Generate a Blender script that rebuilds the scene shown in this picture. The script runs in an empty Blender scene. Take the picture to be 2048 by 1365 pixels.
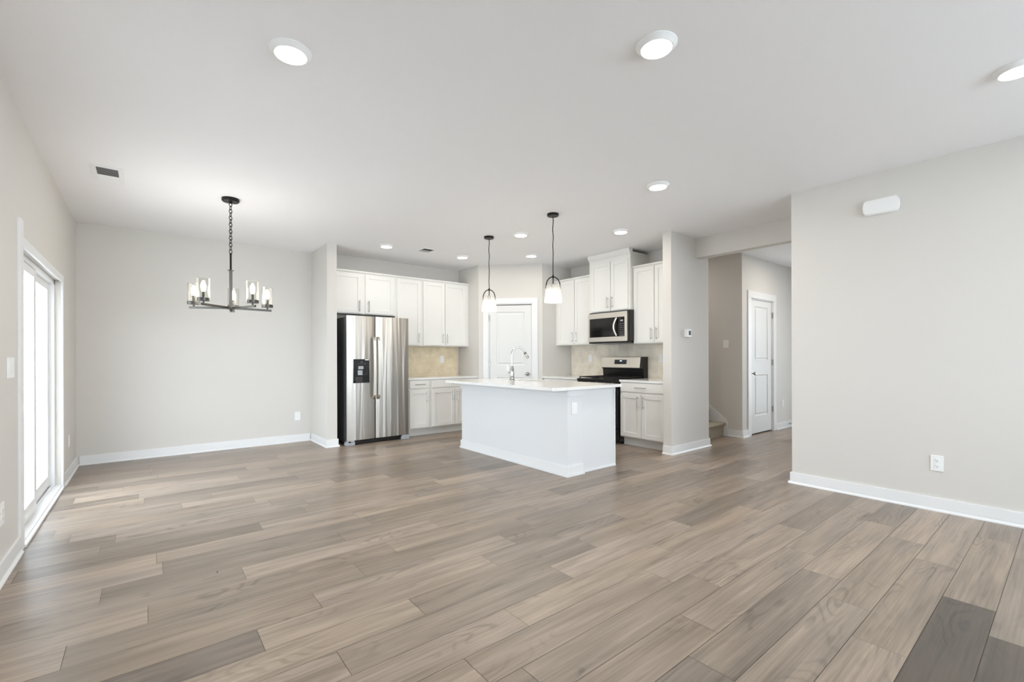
import bpy, bmesh, math, random
from mathutils import Vector, Matrix
C = bpy.context.scene.collection
sc = bpy.context.scene
PI = math.pi

# ------------------------------------------------------------------ camera
YAW, ROLL, CAMZ = 0.6760, -0.0031, 1.1981
cam = bpy.data.cameras.new('camera'); cam.lens = 15.99; cam.sensor_width = 36; cam.sensor_fit = 'HORIZONTAL'
cam.shift_y = 0.01632; cam.clip_start = 0.05
co = bpy.data.objects.new('camera', cam); C.objects.link(co)
f_ = Vector((math.sin(YAW), math.cos(YAW), 0)); r_ = Vector((math.cos(YAW), -math.sin(YAW), 0)); u_ = Vector((0, 0, 1))
r2 = r_*math.cos(ROLL) + u_*math.sin(ROLL); u2 = -r_*math.sin(ROLL) + u_*math.cos(ROLL)
co.matrix_world = Matrix(((r2.x, u2.x, -f_.x, 0), (r2.y, u2.y, -f_.y, 0), (r2.z, u2.z, -f_.z, CAMZ), (0, 0, 0, 1)))
sc.camera = co

# ------------------------------------------------------------------ sky, exposure
sc.view_settings.view_transform = 'Standard'; sc.view_settings.look = 'None'
sc.view_settings.exposure = 0.25; sc.view_settings.gamma = 1.0; sc.view_settings.use_curve_mapping = False
SKY = 11.5
LAMP_W = 11.0            # each living-room ceiling lamp
LAMP_K = 3.2             # each kitchen ceiling lamp
w = bpy.data.worlds.new('world'); sc.world = w; w.use_nodes = True
bg = w.node_tree.nodes['Background']; bg.inputs[0].default_value = (0.82, 0.91, 1.0, 1); bg.inputs[1].default_value = SKY

def portal(name, loc, rot, sx, sy):
    l = bpy.data.lights.new(name, 'AREA'); l.shape = 'RECTANGLE'; l.size = sx; l.size_y = sy
    l.cycles.is_portal = True
    o = bpy.data.objects.new(name, l); C.objects.link(o); o.location = loc; o.rotation_euler = rot
portal('portal_patio_door', (-0.80, 5.05, 0.96), (0, -PI/2, 0), 1.9, 1.7)
portal('portal_left_added_window', (-0.80, 2.9, 1.25), (0, -PI/2, 0), 1.3, .8)  # sky sampling for the opening added in the left wall
portal('portal_rear_added_window', (2.6, -2.77, 1.55), (PI/2, 0, 0), 3.8, 1.8)  # sky sampling for the opening added behind the camera

# ------------------------------------------------------------------ materials
def lin(c):
    return tuple(((v/255)/12.92 if v/255 <= .04045 else ((v/255+.055)/1.055)**2.4) for v in c)
def mat(name, rgb, rough=0.5, metal=0.0, bump=0.0, bscale=200.0, var=0.0, spec=0.5, coat=0.0):
    m = bpy.data.materials.new(name); m.use_nodes = True
    nt = m.node_tree; b = nt.nodes['Principled BSDF']
    c = lin(rgb) + (1,)
    b.inputs['Base Color'].default_value = c; b.inputs['Roughness'].default_value = rough
    b.inputs['Metallic'].default_value = metal; b.inputs['Specular IOR Level'].default_value = spec
    b.inputs['Coat Weight'].default_value = coat
    tc = nt.nodes.new('ShaderNodeTexCoord')
    n = nt.nodes.new('ShaderNodeTexNoise'); n.inputs['Scale'].default_value = bscale; n.inputs['Detail'].default_value = 3
    nt.links.new(tc.outputs['Object'], n.inputs['Vector'])
    if bump:
        bp = nt.nodes.new('ShaderNodeBump'); bp.inputs['Strength'].default_value = bump; bp.inputs['Distance'].default_value = .002
        nt.links.new(n.outputs['Fac'], bp.inputs['Height']); nt.links.new(bp.outputs[0], b.inputs['Normal'])
    if var:
        mx = nt.nodes.new('ShaderNodeMix'); mx.data_type = 'RGBA'
        mx.inputs[6].default_value = c; mx.inputs[7].default_value = tuple(v*(1-var) for v in c[:3]) + (1,)
        nt.links.new(n.outputs['Fac'], mx.inputs[0]); nt.links.new(mx.outputs[2], b.inputs['Base Color'])
    return m
WALL = mat('wall_paint', (218, 214, 208), .65, bump=.08, bscale=350)
CEIL = mat('ceiling_paint', (247, 246, 247), .8, bump=.08, bscale=300)
TRIM = mat('trim_paint', (238, 238, 238), .35)
CAB = mat('cabinet_paint', (239, 238, 234), .38)
ISL = mat('island_paint', (228, 229, 230), .5)
DOORP = mat('door_paint', (228, 228, 226), .4)
PLATE = mat('white_plastic', (244, 244, 243), .3)
SLOT = mat('dark_slot', (70, 68, 66), .6)
QUARTZ = mat('white_quartz', (243, 242, 239), .12, var=.04, bscale=9, coat=.2)
CHROME = mat('chrome', (200, 200, 200), .08, 1.0)
NICKEL = mat('brushed_nickel', (175, 172, 167), .28, 1.0)
BLACKM = mat('bronze_black', (38, 36, 35), .38, .7)
GRAYM = mat('gunmetal', (84, 82, 78), .32, .85)
BLACKG = mat('black_gloss', (14, 14, 15), .08)
BLACKE = mat('black_enamel', (16, 16, 17), .25)
IRON = mat('cast_iron', (24, 24, 25), .55, bump=.2, bscale=300)
DARKSIDE = mat('fridge_side_gray', (70, 71, 74), .45)
LGRAY = mat('gray_plastic', (170, 172, 176), .35)
HOLE = mat('dark_recess', (92, 92, 90), .7)
CARPET = mat('beige_carpet', (196, 186, 168), .95, bump=1.0, bscale=260, var=.35)
CONC = mat('patio_concrete', (205, 205, 203), .85, bump=.2, bscale=60, var=.1)
DISPLAY = mat('display_black', (22, 22, 24), .12)

def steel():
    m = mat('stainless_steel', (178, 173, 166), .24, 1.0)
    nt = m.node_tree; b = nt.nodes['Principled BSDF']
    tc = nt.nodes.new('ShaderNodeTexCoord')
    mp = nt.nodes.new('ShaderNodeMapping'); mp.inputs['Scale'].default_value = (13.0, 1.0, 0.6); mp.inputs['Rotation'].default_value = (0, .05, 0)
    n = nt.nodes.new('ShaderNodeTexNoise'); n.inputs['Scale'].default_value = 1.0; n.inputs['Detail'].default_value = 1.2
    n.inputs['Distortion'].default_value = .6
    bp = nt.nodes.new('ShaderNodeBump'); bp.inputs['Strength'].default_value = .8; bp.inputs['Distance'].default_value = .011
    nt.links.new(tc.outputs['Object'], mp.inputs[0]); nt.links.new(mp.outputs[0], n.inputs['Vector'])
    nt.links.new(n.outputs['Fac'], bp.inputs['Height']); nt.links.new(bp.outputs[0], b.inputs['Normal'])
    mp2 = nt.nodes.new('ShaderNodeMapping'); mp2.inputs['Scale'].default_value = (2.0, 2.0, 900.0)
    n2 = nt.nodes.new('ShaderNodeTexNoise'); n2.inputs['Scale'].default_value = 1.0
    mr = nt.nodes.new('ShaderNodeMapRange'); mr.inputs[3].default_value = .30; mr.inputs[4].default_value = .40
    nt.links.new(tc.outputs['Object'], mp2.inputs[0]); nt.links.new(mp2.outputs[0], n2.inputs['Vector'])
    nt.links.new(n2.outputs['Fac'], mr.inputs[0]); nt.links.new(mr.outputs[0], b.inputs['Roughness'])
    return m
STEEL = steel()
STEELF = mat('flat_steel', (222, 217, 208), .33, 1.0)

def emit(name, rgb, s):
    m = bpy.data.materials.new(name); m.use_nodes = True; nt = m.node_tree
    b = nt.nodes['Principled BSDF']; b.inputs['Base Color'].default_value = lin(rgb)+(1,)
    b.inputs['Emission Color'].default_value = lin(rgb)+(1,); b.inputs['Emission Strength'].default_value = s
    return m
LENS = emit('lamp_lens', (255, 250, 242), 5.0)
BULB = emit('warm_bulb', (255, 244, 226), 14.0)
LEDBLUE = emit('clock_digits', (190, 215, 255), 1.2)

def thin_glass(name, tint, refl=.08, milk=0.0):
    m = bpy.data.materials.new(name); m.use_nodes = True; nt = m.node_tree
    nt.nodes.remove(nt.nodes['Principled BSDF']); out = nt.nodes['Material Output']
    tr = nt.nodes.new('ShaderNodeBsdfTransparent'); tr.inputs[0].default_value = tint + (1,)
    gl = nt.nodes.new('ShaderNodeBsdfGlossy'); gl.inputs['Roughness'].default_value = .02
    lw = nt.nodes.new('ShaderNodeLayerWeight'); lw.inputs['Blend'].default_value = .35
    mr = nt.nodes.new('ShaderNodeMapRange'); mr.inputs[3].default_value = refl; mr.inputs[4].default_value = .55
    nt.links.new(lw.outputs['Facing'], mr.inputs[0])
    mx = nt.nodes.new('ShaderNodeMixShader'); nt.links.new(mr.outputs[0], mx.inputs[0])
    nt.links.new(tr.outputs[0], mx.inputs[1]); nt.links.new(gl.outputs[0], mx.inputs[2])
    res = mx
    if milk:
        d = nt.nodes.new('ShaderNodeBsdfTranslucent'); d.inputs[0].default_value = (.95, .95, .94, 1)
        d2 = nt.nodes.new('ShaderNodeBsdfDiffuse'); d2.inputs[0].default_value = (.95, .95, .94, 1)
        md = nt.nodes.new('ShaderNodeMixShader'); md.inputs[0].default_value = .5
        nt.links.new(d.outputs[0], md.inputs[1]); nt.links.new(d2.outputs[0], md.inputs[2])
        m2 = nt.nodes.new('ShaderNodeMixShader'); m2.inputs[0].default_value = milk
        nt.links.new(mx.outputs[0], m2.inputs[1]); nt.links.new(md.outputs[0], m2.inputs[2]); res = m2
    nt.links.new(res.outputs[0], out.inputs[0])
    return m
PANE = thin_glass('window_glass', (.97, .985, .99), .05)
SHADE = thin_glass('clear_shade_glass', (.97, .97, .96), .04, .005)
SHADE2 = thin_glass('seeded_shade_glass', (.97, .97, .96), .05, .06)

def tile_mat(name, c1, c2, grout, axis):
    m = mat(name, c1, .18); nt = m.node_tree; b = nt.nodes['Principled BSDF']
    tc = nt.nodes.new('ShaderNodeTexCoord'); sx = nt.nodes.new('ShaderNodeSeparateXYZ'); cx = nt.nodes.new('ShaderNodeCombineXYZ')
    nt.links.new(tc.outputs['Object'], sx.inputs[0]); nt.links.new(sx.outputs[axis], cx.inputs[0]); nt.links.new(sx.outputs[2], cx.inputs[1])
    br = nt.nodes.new('ShaderNodeTexBrick'); br.inputs['Scale'].default_value = 1
    br.inputs['Brick Width'].default_value = .30; br.inputs['Row Height'].default_value = .10; br.inputs['Mortar Size'].default_value = .0016
    br.inputs['Color1'].default_value = lin(c1)+(1,); br.inputs['Color2'].default_value = lin(c2)+(1,); br.inputs['Mortar'].default_value = lin(grout)+(1,)
    nt.links.new(cx.outputs[0], br.inputs['Vector'])
    n = nt.nodes.new('ShaderNodeTexNoise'); n.inputs['Scale'].default_value = 7; n.inputs['Detail'].default_value = 4
    nt.links.new(tc.outputs['Object'], n.inputs['Vector'])
    rp = nt.nodes.new('ShaderNodeMapRange'); rp.inputs[1].default_value = .3; rp.inputs[2].default_value = .7; rp.inputs[3].default_value = .82; rp.inputs[4].default_value = 1.06
    nt.links.new(n.outputs['Fac'], rp.inputs[0])
    mu = nt.nodes.new('ShaderNodeMix'); mu.data_type = 'RGBA'; mu.blend_type = 'MULTIPLY'; mu.inputs[0].default_value = 1
    nt.links.new(br.outputs['Color'], mu.inputs[6]); nt.links.new(rp.outputs[0], mu.inputs[7])
    nt.links.new(mu.outputs[2], b.inputs['Base Color'])
    return m
TILE1 = tile_mat('backsplash_tile', (244, 229, 200), (240, 224, 192), (226, 212, 184), 0)
TILE2 = tile_mat('backsplash_tile_range', (240, 231, 215), (235, 225, 208), (247, 243, 235), 1)

def floor_mat():
    m = mat('vinyl_plank_floor', (150, 136, 122), .36); nt = m.node_tree; b = nt.nodes['Principled BSDF']; L = nt.links.new
    N = nt.nodes.new
    at_ = N('ShaderNodeAttribute'); at_.attribute_name = 'plank'          # r tone, g random, b random
    sp = N('ShaderNodeSeparateXYZ'); L(at_.outputs['Vector'], sp.inputs[0])
    tc = N('ShaderNodeTexCoord')
    off = N('ShaderNodeVectorMath'); off.operation = 'MULTIPLY_ADD'
    L(at_.outputs['Vector'], off.inputs[0]); off.inputs[1].default_value = (0, 37.0, 53.0); L(tc.outputs['Object'], off.inputs[2])
    def mapped(s):
        v = N('ShaderNodeVectorMath'); v.operation = 'MULTIPLY'; L(off.outputs[0], v.inputs[0]); v.inputs[1].default_value = s; return v
    # broad streaks
    n1 = N('ShaderNodeTexNoise'); n1.inputs['Scale'].default_value = 1; n1.inputs['Detail'].default_value = 4; n1.inputs['Distortion'].default_value = .4
    L(mapped((1.6, 16, 1)).outputs[0], n1.inputs['Vector'])
    # fine grain
    n2 = N('ShaderNodeTexNoise'); n2.inputs['Scale'].default_value = 1; n2.inputs['Detail'].default_value = 5
    L(mapped((2.6, 105, 1)).outputs[0], n2.inputs['Vector'])
    # cathedral rings: distorted bands
    n3 = N('ShaderNodeTexNoise'); n3.inputs['Scale'].default_value = 1; n3.inputs['Detail'].default_value = 1.5
    L(mapped((1.3, 5.5, 1)).outputs[0], n3.inputs['Vector'])
    sn = N('ShaderNodeMath'); sn.operation = 'MULTIPLY'; L(n3.outputs['Fac'], sn.inputs[0]); sn.inputs[1].default_value = 95
    s2 = N('ShaderNodeMath'); s2.operation = 'SINE'; L(sn.outputs[0], s2.inputs[0])
    s3 = N('ShaderNodeMapRange'); L(s2.outputs[0], s3.inputs[0]); s3.inputs[1].default_value = .2; s3.inputs[2].default_value = 1; s3.inputs[3].default_value = 0; s3.inputs[4].default_value = 1
    msk = N('ShaderNodeTexNoise'); msk.inputs['Scale'].default_value = 1; msk.inputs['Detail'].default_value = 1
    L(mapped((1.9, 6, 1)).outputs[0], msk.inputs['Vector'])
    mm = N('ShaderNodeMapRange'); L(msk.outputs['Fac'], mm.inputs[0]); mm.inputs[1].default_value = .54; mm.inputs[2].default_value = .68; mm.inputs[3].default_value = 0; mm.inputs[4].default_value = 1
    rg = N('ShaderNodeMath'); rg.operation = 'MULTIPLY'; L(s3.outputs[0], rg.inputs[0]); L(mm.outputs[0], rg.inputs[1])
    # knots
    vo = N('ShaderNodeTexVoronoi'); vo.inputs['Scale'].default_value = 1; L(mapped((2.2, 7.5, 1)).outputs[0], vo.inputs['Vector'])
    kn = N('ShaderNodeMapRange'); L(vo.outputs['Distance'], kn.inputs[0]); kn.inputs[1].default_value = .03; kn.inputs[2].default_value = .16; kn.inputs[3].default_value = 1; kn.inputs[4].default_value = 0
    # value = tone * (1 + a*(n1-.5) + b*(n2-.5)) - rings - knots
    def ma(op, a, b_):
        x = N('ShaderNodeMath'); x.operation = op
        for i, v in enumerate((a, b_)):
            if isinstance(v, (int, float)): x.inputs[i].default_value = v
            else: L(v, x.inputs[i])
        return x.outputs[0]
    v = ma('ADD', ma('MULTIPLY', ma('SUBTRACT', n1.outputs['Fac'], .5), 1.1), 1.0)
    v = ma('ADD', v, ma('MULTIPLY', ma('SUBTRACT', n2.outputs['Fac'], .5), .85))
    v = ma('SUBTRACT', v, ma('MULTIPLY', rg.outputs[0], .26))
    v = ma('SUBTRACT', v, ma('MULTIPLY', kn.outputs[0], .28))
    v = ma('MULTIPLY', v, sp.outputs[0])
    col = N('ShaderNodeMix'); col.data_type = 'RGBA'; L(sp.outputs[1], col.inputs[0])
    col.inputs[6].default_value = lin((151, 135, 119))+(1,); col.inputs[7].default_value = lin((146, 132, 119))+(1,)
    mu = N('ShaderNodeMix'); mu.data_type = 'RGBA'; mu.blend_type = 'MULTIPLY'; mu.inputs[0].default_value = 1
    L(col.outputs[2], mu.inputs[6]); L(v, mu.inputs[7]); L(mu.outputs[2], b.inputs['Base Color'])
    bp = N('ShaderNodeBump'); bp.inputs['Strength'].default_value = .12; bp.inputs['Distance'].default_value = .001
    L(n2.outputs['Fac'], bp.inputs['Height']); L(bp.outputs[0], b.inputs['Normal'])
    rr = N('ShaderNodeMapRange'); L(n1.outputs['Fac'], rr.inputs[0]); rr.inputs[3].default_value = .26; rr.inputs[4].default_value = .42
    L(rr.outputs[0], b.inputs['Roughness'])
    b.inputs['Specular IOR Level'].default_value = .5
    return m
FLOOR = floor_mat()

# ------------------------------------------------------------------ mesh helpers
def bx(bm, x0, x1, y0, y1, z0, z1, bev=0.0):
    vs = [bm.verts.new((x, y, z)) for x in (min(x0, x1), max(x0, x1)) for y in (min(y0, y1), max(y0, y1)) for z in (min(z0, z1), max(z0, z1))]
    fs = [bm.faces.new([vs[i] for i in q]) for q in ((0, 1, 3, 2), (4, 6, 7, 5), (0, 4, 5, 1), (2, 3, 7, 6), (0, 2, 6, 4), (1, 5, 7, 3))]
    if bev:
        es = set(e for f in fs for e in f.edges)
        bmesh.ops.bevel(bm, geom=list(es), offset=bev, segments=2, affect='EDGES', profile=.7)
    return bm
def box(*a, **k): return bx(bmesh.new(), *a, **k)
def lathe(bm, prof, c=(0, 0, 0), seg=32, axis='Z'):
    rings = []
    for r, h in prof:
        ring = []
        for i in range(seg):
            a = 2*PI*i/seg; p = (r*math.cos(a), r*math.sin(a), h)
            if axis == 'X': p = (p[2], p[0], p[1])
            if axis == 'Y': p = (p[1], p[2], p[0])
            ring.append(bm.verts.new((p[0]+c[0], p[1]+c[1], p[2]+c[2])))
        rings.append(ring)
    for a, b in zip(rings, rings[1:]):
        for i in range(seg):
            bm.faces.new((a[i], a[(i+1) % seg], b[(i+1) % seg], b[i]))
    for ring, rev in ((rings[0], True), (rings[-1], False)):
        if prof[0 if rev else -1][0] > 1e-6:
            bm.faces.new(list(reversed(ring)) if rev else ring)
    return bm
def shell(bm, prof, c=(0, 0, 0), seg=40):     # open thin surface of revolution
    rings = [[bm.verts.new((r*math.cos(2*PI*i/seg)+c[0], r*math.sin(2*PI*i/seg)+c[1], h+c[2])) for i in range(seg)] for r, h in prof]
    for a, b in zip(rings, rings[1:]):
        for i in range(seg): bm.faces.new((a[i], a[(i+1) % seg], b[(i+1) % seg], b[i]))
    return bm
def tube(bm, pts, r, seg=10, caps=True):
    pts = [Vector(p) for p in pts]; n = len(pts); rr = r if isinstance(r, (list, tuple)) else [r]*n
    t0 = (pts[1]-pts[0]).normalized(); ref = Vector((0, 0, 1)) if abs(t0.z) < .9 else Vector((1, 0, 0))
    u = t0.cross(ref).normalized(); rings = []
    for i, p in enumerate(pts):
        t = (pts[min(i+1, n-1)]-pts[max(i-1, 0)]).normalized()
        u = (u - t*u.dot(t)).normalized(); v = t.cross(u)
        rings.append([bm.verts.new(p + (u*math.cos(2*PI*k/seg)+v*math.sin(2*PI*k/seg))*rr[i]) for k in range(seg)])
    for a, b in zip(rings, rings[1:]):
        for i in range(seg): bm.faces.new((a[i], a[(i+1) % seg], b[(i+1) % seg], b[i]))
    if caps: bm.faces.new(list(reversed(rings[0]))); bm.faces.new(rings[-1])
    return bm
def prism(bm, poly, lo, hi, plane='XY'):
    def P(a, b, h): return {'XY': (a, b, h), 'XZ': (a, h, b), 'YZ': (h, a, b)}[plane]
    A = [bm.verts.new(P(a, b, lo)) for a, b in poly]; B = [bm.verts.new(P(a, b, hi)) for a, b in poly]
    bm.faces.new(A); bm.faces.new(list(reversed(B))); n = len(A)
    for i in range(n): bm.faces.new((A[i], B[i], B[(i+1) % n], A[(i+1) % n]))
    return bm
def obj(name, bm, m, parent=None, smooth=False):
    bmesh.ops.recalc_face_normals(bm, faces=bm.faces)
    me = bpy.data.meshes.new(name); bm.to_mesh(me); bm.free()
    for mm in (m if isinstance(m, (list, tuple)) else [m]): me.materials.append(mm)
    if smooth:
        for p in me.polygons: p.use_smooth = True
        try: me.set_sharp_from_angle(angle=math.radians(35))
        except Exception: pass
    o = bpy.data.objects.new(name, me); C.objects.link(o)
    if parent: o.parent = parent
    return o
def struct(name, bm, m, label=None, smooth=False):
    o = obj(name, bm, m, None, smooth); o['kind'] = 'structure'
    if label: o['label'] = label
    return o
def thing(name, label, cat, loc=(0, 0, 0), rz=0, group=None, kind=None):
    o = bpy.data.objects.new(name, None); C.objects.link(o); o.empty_display_size = .1
    o.location = loc; o.rotation_euler = (0, 0, rz); o['label'] = label; o['category'] = cat
    if group: o['group'] = group
    if kind: o['kind'] = kind
    return o
def tag(o, label, cat, group=None):
    o['label'] = label; o['category'] = cat
    if group: o['group'] = group
    return o
def copy_tree(o, parent=None, loc=None):
    c = o.copy(); C.objects.link(c)
    if parent: c.parent = parent
    if loc: c.location = loc
    for ch in list(o.children): copy_tree(ch, c)
    return c

# ------------------------------------------------------------------ structure
H = 2.74
XL, YB = -0.624, 7.04            # left wall, dining back wall
SX0, SX1, SY = 1.88, 2.009, 6.30  # stub wall beside the fridge
YK = 6.89                        # kitchen back wall
PX, PY0 = 4.31, 6.258            # pantry side wall, start of angled wall
QX, QY = 5.06, 5.508             # end of angled wall
XR = 5.735                       # range wall
KX0, KX1, KY = 5.00, 5.896, 3.12  # kitchen end wall
RX, RY = 4.77, 1.706             # right wall
HX = 6.87                        # stair wall

# plank floor: one mesh, a face per plank
random.seed(11)
P0, PW, PL = .245, .1842, 1.2
joint = {-1: 2.81, 0: 3.10, 1: 2.353, 2: 2.65, 3: 1.69, 4: 1.93, 5: 1.126, 6: .98, 7: 1.325, 8: .60, 9: 1.01, 10: .374, 11: .653, 12: -.265, 13: 1.2, 14: 1.617, 15: -.185, 16: .066}
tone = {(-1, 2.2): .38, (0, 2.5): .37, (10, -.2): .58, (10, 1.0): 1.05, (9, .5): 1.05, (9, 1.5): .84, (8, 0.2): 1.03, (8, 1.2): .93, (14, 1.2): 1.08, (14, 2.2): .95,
        (13, .7): .88, (13, 1.7): .97, (11, 0.2): .88, (11, 1.2): 1.05, (12, -.5): 1.1, (12, .2): .84, (15, -.4): 1.08, (15, .4): .82, (16, -.4): 1.08, (16, .5): .86,
        (6, 2.6): 1.16, (6, 1.5): .97, (5, 2.8): 1.13, (5, 1.7): .96, (4, 2.4): 1.06, (4, 1.4): .93, (3, 2.2): .92, (3, 1.2): .78, (3, 3.3): 1.12, (5, 4.0): .86,
        (6, .4): 1.08, (7, 1.0): 1.1, (7, 1.8): 1.08, (8, 2.2): 1.17, (9, 2.6): 1.0, (2, 2.3): 1.04, (2, 3.2): .98, (1, 2.0): 1.06, (1, 2.8): .95, (3, 4.3): .88, (0, 3.5): .98, (-1, 3.2): .95}
bm = bmesh.new(); lay = bm.loops.layers.float_color.new('plank')
fx0, fx1, fy0, fy1 = -.80, 9.6, -2.75, 9.2
k = math.floor((fy0-P0)/PW)
while P0+k*PW < fy1:
    y0 = max(P0+k*PW, fy0)+.0009; y1 = min(P0+(k+1)*PW, fy1)-.0009
    j = joint.get(k, random.random()*PL); j -= math.ceil((j-fx0)/PL)*PL
    while j < fx1:
        x0 = max(j, fx0)+.0009; x1 = min(j+PL, fx1)-.0009
        if x1 > x0+.01:
            t = None
            for (kk, xx), tv in tone.items():
                if kk == k and j < xx < j+PL: t = tv
            if t is None: t = random.choice((.78, .86, .92, .97, 1.0, 1.04, 1.09, 1.16))
            f = bm.faces.new([bm.verts.new(p) for p in ((x0, y0, 0), (x1, y0, 0), (x1, y1, 0), (x0, y1, 0))])
            g, b2 = random.random(), random.random()
            for lp in f.loops: lp[lay] = (1+(t-1)*1.22 if t > .6 else t, g, b2, 1)
        j += PL
    k += 1
f = bm.faces.new([bm.verts.new(p) for p in ((fx0, fy0, -.002), (fx1, fy0, -.002), (fx1, fy1, -.002), (fx0, fy1, -.002))])
for lp in f.loops: lp[lay] = (.35, .5, .5, 1)
me_floor = struct('floor', bm, FLOOR, 'grey-brown wood plank floor')
struct('ceiling', box(-.80, 9.6, -2.75, 9.2, H, H+.1), CEIL, 'smooth white ceiling')

DY0, DY1, DZ = 4.19, 5.91, 1.925   # patio door opening
def wall_x(x0, x1, ya, yb, holes, top=H):     # wall in a Y-Z plane with rectangular holes
    bm = bmesh.new(); y = ya
    for (h0, h1, z0, z1) in sorted(holes):
        bx(bm, x0, x1, y, h0, 0, top)
        if z0 > 0: bx(bm, x0, x1, h0, h1, 0, z0)
        bx(bm, x0, x1, h0, h1, z1, top); y = h1
    bx(bm, x0, x1, y, yb, 0, top); return bm
def wall_y(y0, y1, xa, xb, holes, top=H):
    bm = bmesh.new(); x = xa
    for (h0, h1, z0, z1) in sorted(holes):
        bx(bm, x, h0, y0, y1, 0, top)
        if z0 > 0: bx(bm, h0, h1, y0, y1, 0, z0)
        bx(bm, h0, h1, y0, y1, z1, top); x = h1
    bx(bm, x, xb, y0, y1, 0, top); return bm
struct('wall_left', wall_x(XL-.15, XL, -2.75, YB+.12, [(2.5, 3.3, .6, 1.9), (DY0, DY1, 0, DZ)]), WALL)
struct('wall_rear', wall_y(-2.75, -2.6, XL, 4.77, [(.7, 4.5, .65, 2.45)]), WALL)
struct('wall_dining', box(XL, SX0, YB, YB+.12, 0, H), WALL)
struct('wall_stub', box(SX0, SX1, SY, YB+.12, 0, H), WALL)
struct('wall_kitchen', box(SX1, PX+.11, YK, YK+.12, 0, H), WALL)
struct('wall_pantry_left', box(PX, PX+.11, PY0, YK, 0, H), WALL)
struct('wall_pantry_right', box(QX, XR, QY, QY+.11, 0, H), WALL)
struct('wall_range', box(XR, KX1, KY+.115, YB+1.5, 0, H), WALL)
struct('wall_end', box(KX0, KX1, KY, KY+.115, 0, H), WALL)
struct('wall_right', box(RX, 5.68, -2.75, RY, 0, H), WALL)
struct('wall_header', box(5.56, 5.68, RY, KY, 2.487, H), WALL)
DHX0, DHX1, DHZ = 7.149, 7.941, 2.095
struct('wall_hall', wall_y(KY, KY+.12, HX, 9.6, [(DHX0, DHX1, 0, DHZ)]), WALL)
struct('wall_stairs', box(HX, HX+.12, KY+.12, 8.5, 0, H), WALL)
struct('wall_stairs_end', box(KX1, HX, 8.0, 8.1, 0, H), WALL)
struct('wall_hall_end', wall_x(9.5, 9.6, -.5, KY, [(1.0, 2.0, .1, 2.3)]), WALL)
struct('wall_hall_front', box(5.68, 9.5, -.55, -.5, 0, H), WALL)
portal('portal_hall_added_window', (9.62, 1.5, 1.2), (0, PI/2, 0), 2.2, 1.0)  # sky sampling for the daylight opening added at the hall end

struct('wall_back', box(SX0, 9.6, 9.1, 9.2, 0, H), WALL)  # these three unseen walls are added to stop sky light at door gaps
struct('wall_hall_back', box(9.5, 9.6, KY, 9.1, 0, H), WALL)
struct('wall_kitchen_side', box(SX0, SX0+.1, YB+.12, 9.1, 0, H), WALL)
# angled pantry wall with door hole; local frame: x along wall, y depth, front faces -y
dl = math.hypot(QX-PX, QY-PY0)
AL = math.atan2(QY-PY0, QX-PX)
D0, D1, DT = .167, .891, 2.09
bm = wall_y(0, .11, 0, dl, [(D0, D1, 0, DT)])
o = struct('wall_pantry_front', bm, WALL); o.location = (PX, PY0, 0); o.rotation_euler = (0, 0, AL)

# patio outside
struct('floor_patio', box(-9, XL-.15, -6, 14, -.12, -.04), CONC, 'pale concrete patio outside the glass door')
struct('ground_rear', box(-9, 12, -12, -2.75, -.3, -.2), CONC)
struct('ground_front', box(9.6, 14, -6, 8, -.3, -.2), CONC)

# baseboards with shoe mould
BH = .105
def bb(name, segs):
    """segments of wall line: x0, y0, x1, y1, outward normal, outer-corner extension at start / end"""
    bm = bmesh.new(); t, s_ = .014, .027
    for (x0, y0, x1, y1, nx, ny, e0, e1) in segs:
        prof = lambda c, n: [(c, 0), (c+n*s_, 0), (c+n*s_, .008), (c+n*(t+.003), .022), (c, .022)]
        if nx:
            bx(bm, x0, x0+nx*t, y0-e0*t, y1+e1*t, .0225, BH, .003); prism(bm, prof(x0, nx), y0-e0*s_, y1+e1*s_, 'XZ')
        else:
            bx(bm, x0-e0*t, x1+e1*t, y0, y0+ny*t, .0225, BH, .003); prism(bm, prof(y0, ny), x0-e0*s_, x1+e1*s_, 'YZ')
    return struct('baseboard_'+name, bm, TRIM)
S = .028
bb('left', [(XL, -2.6, XL, DY0-.10, 1, 0, 0, 0), (XL, DY1+.061, XL, YB, 1, 0, 0, 0)])
bb('dining', [(XL+S, YB, SX0-S, YB, 0, -1, 0, 0)])
bb('stub', [(SX0, SY, SX0, YB, -1, 0, 1, 0), (SX0, SY, SX1, SY, 0, -1, 0, 1), (SX1, SY, SX1, SY+.1, 1, 0, 0, 0)])
bb('end', [(KX0, KY, KX0, KY+.115, -1, 0, 1, 0), (KX0, KY, KX1, KY, 0, -1, 0, 1), (KX1, KY, KX1, KY+.2, 1, 0, 0, 0)])
bb('right', [(RX, -2.6, RX, RY, -1, 0, 0, 1), (RX, RY, 5.68, RY, 0, 1, 0, 0)])
bb('hall', [(HX, KY, DHX0-.109, KY, 0, -1, 0, 0), (DHX1+.109, KY, 9.5, KY, 0, -1, 0, 0)])
bb('stairs', [(HX, KY, HX, 3.334, -1, 0, 1, 0)])
bb('rear', [(XL+S, -2.6, RX-S, -2.6, 0, 1, 0, 0)])

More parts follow.
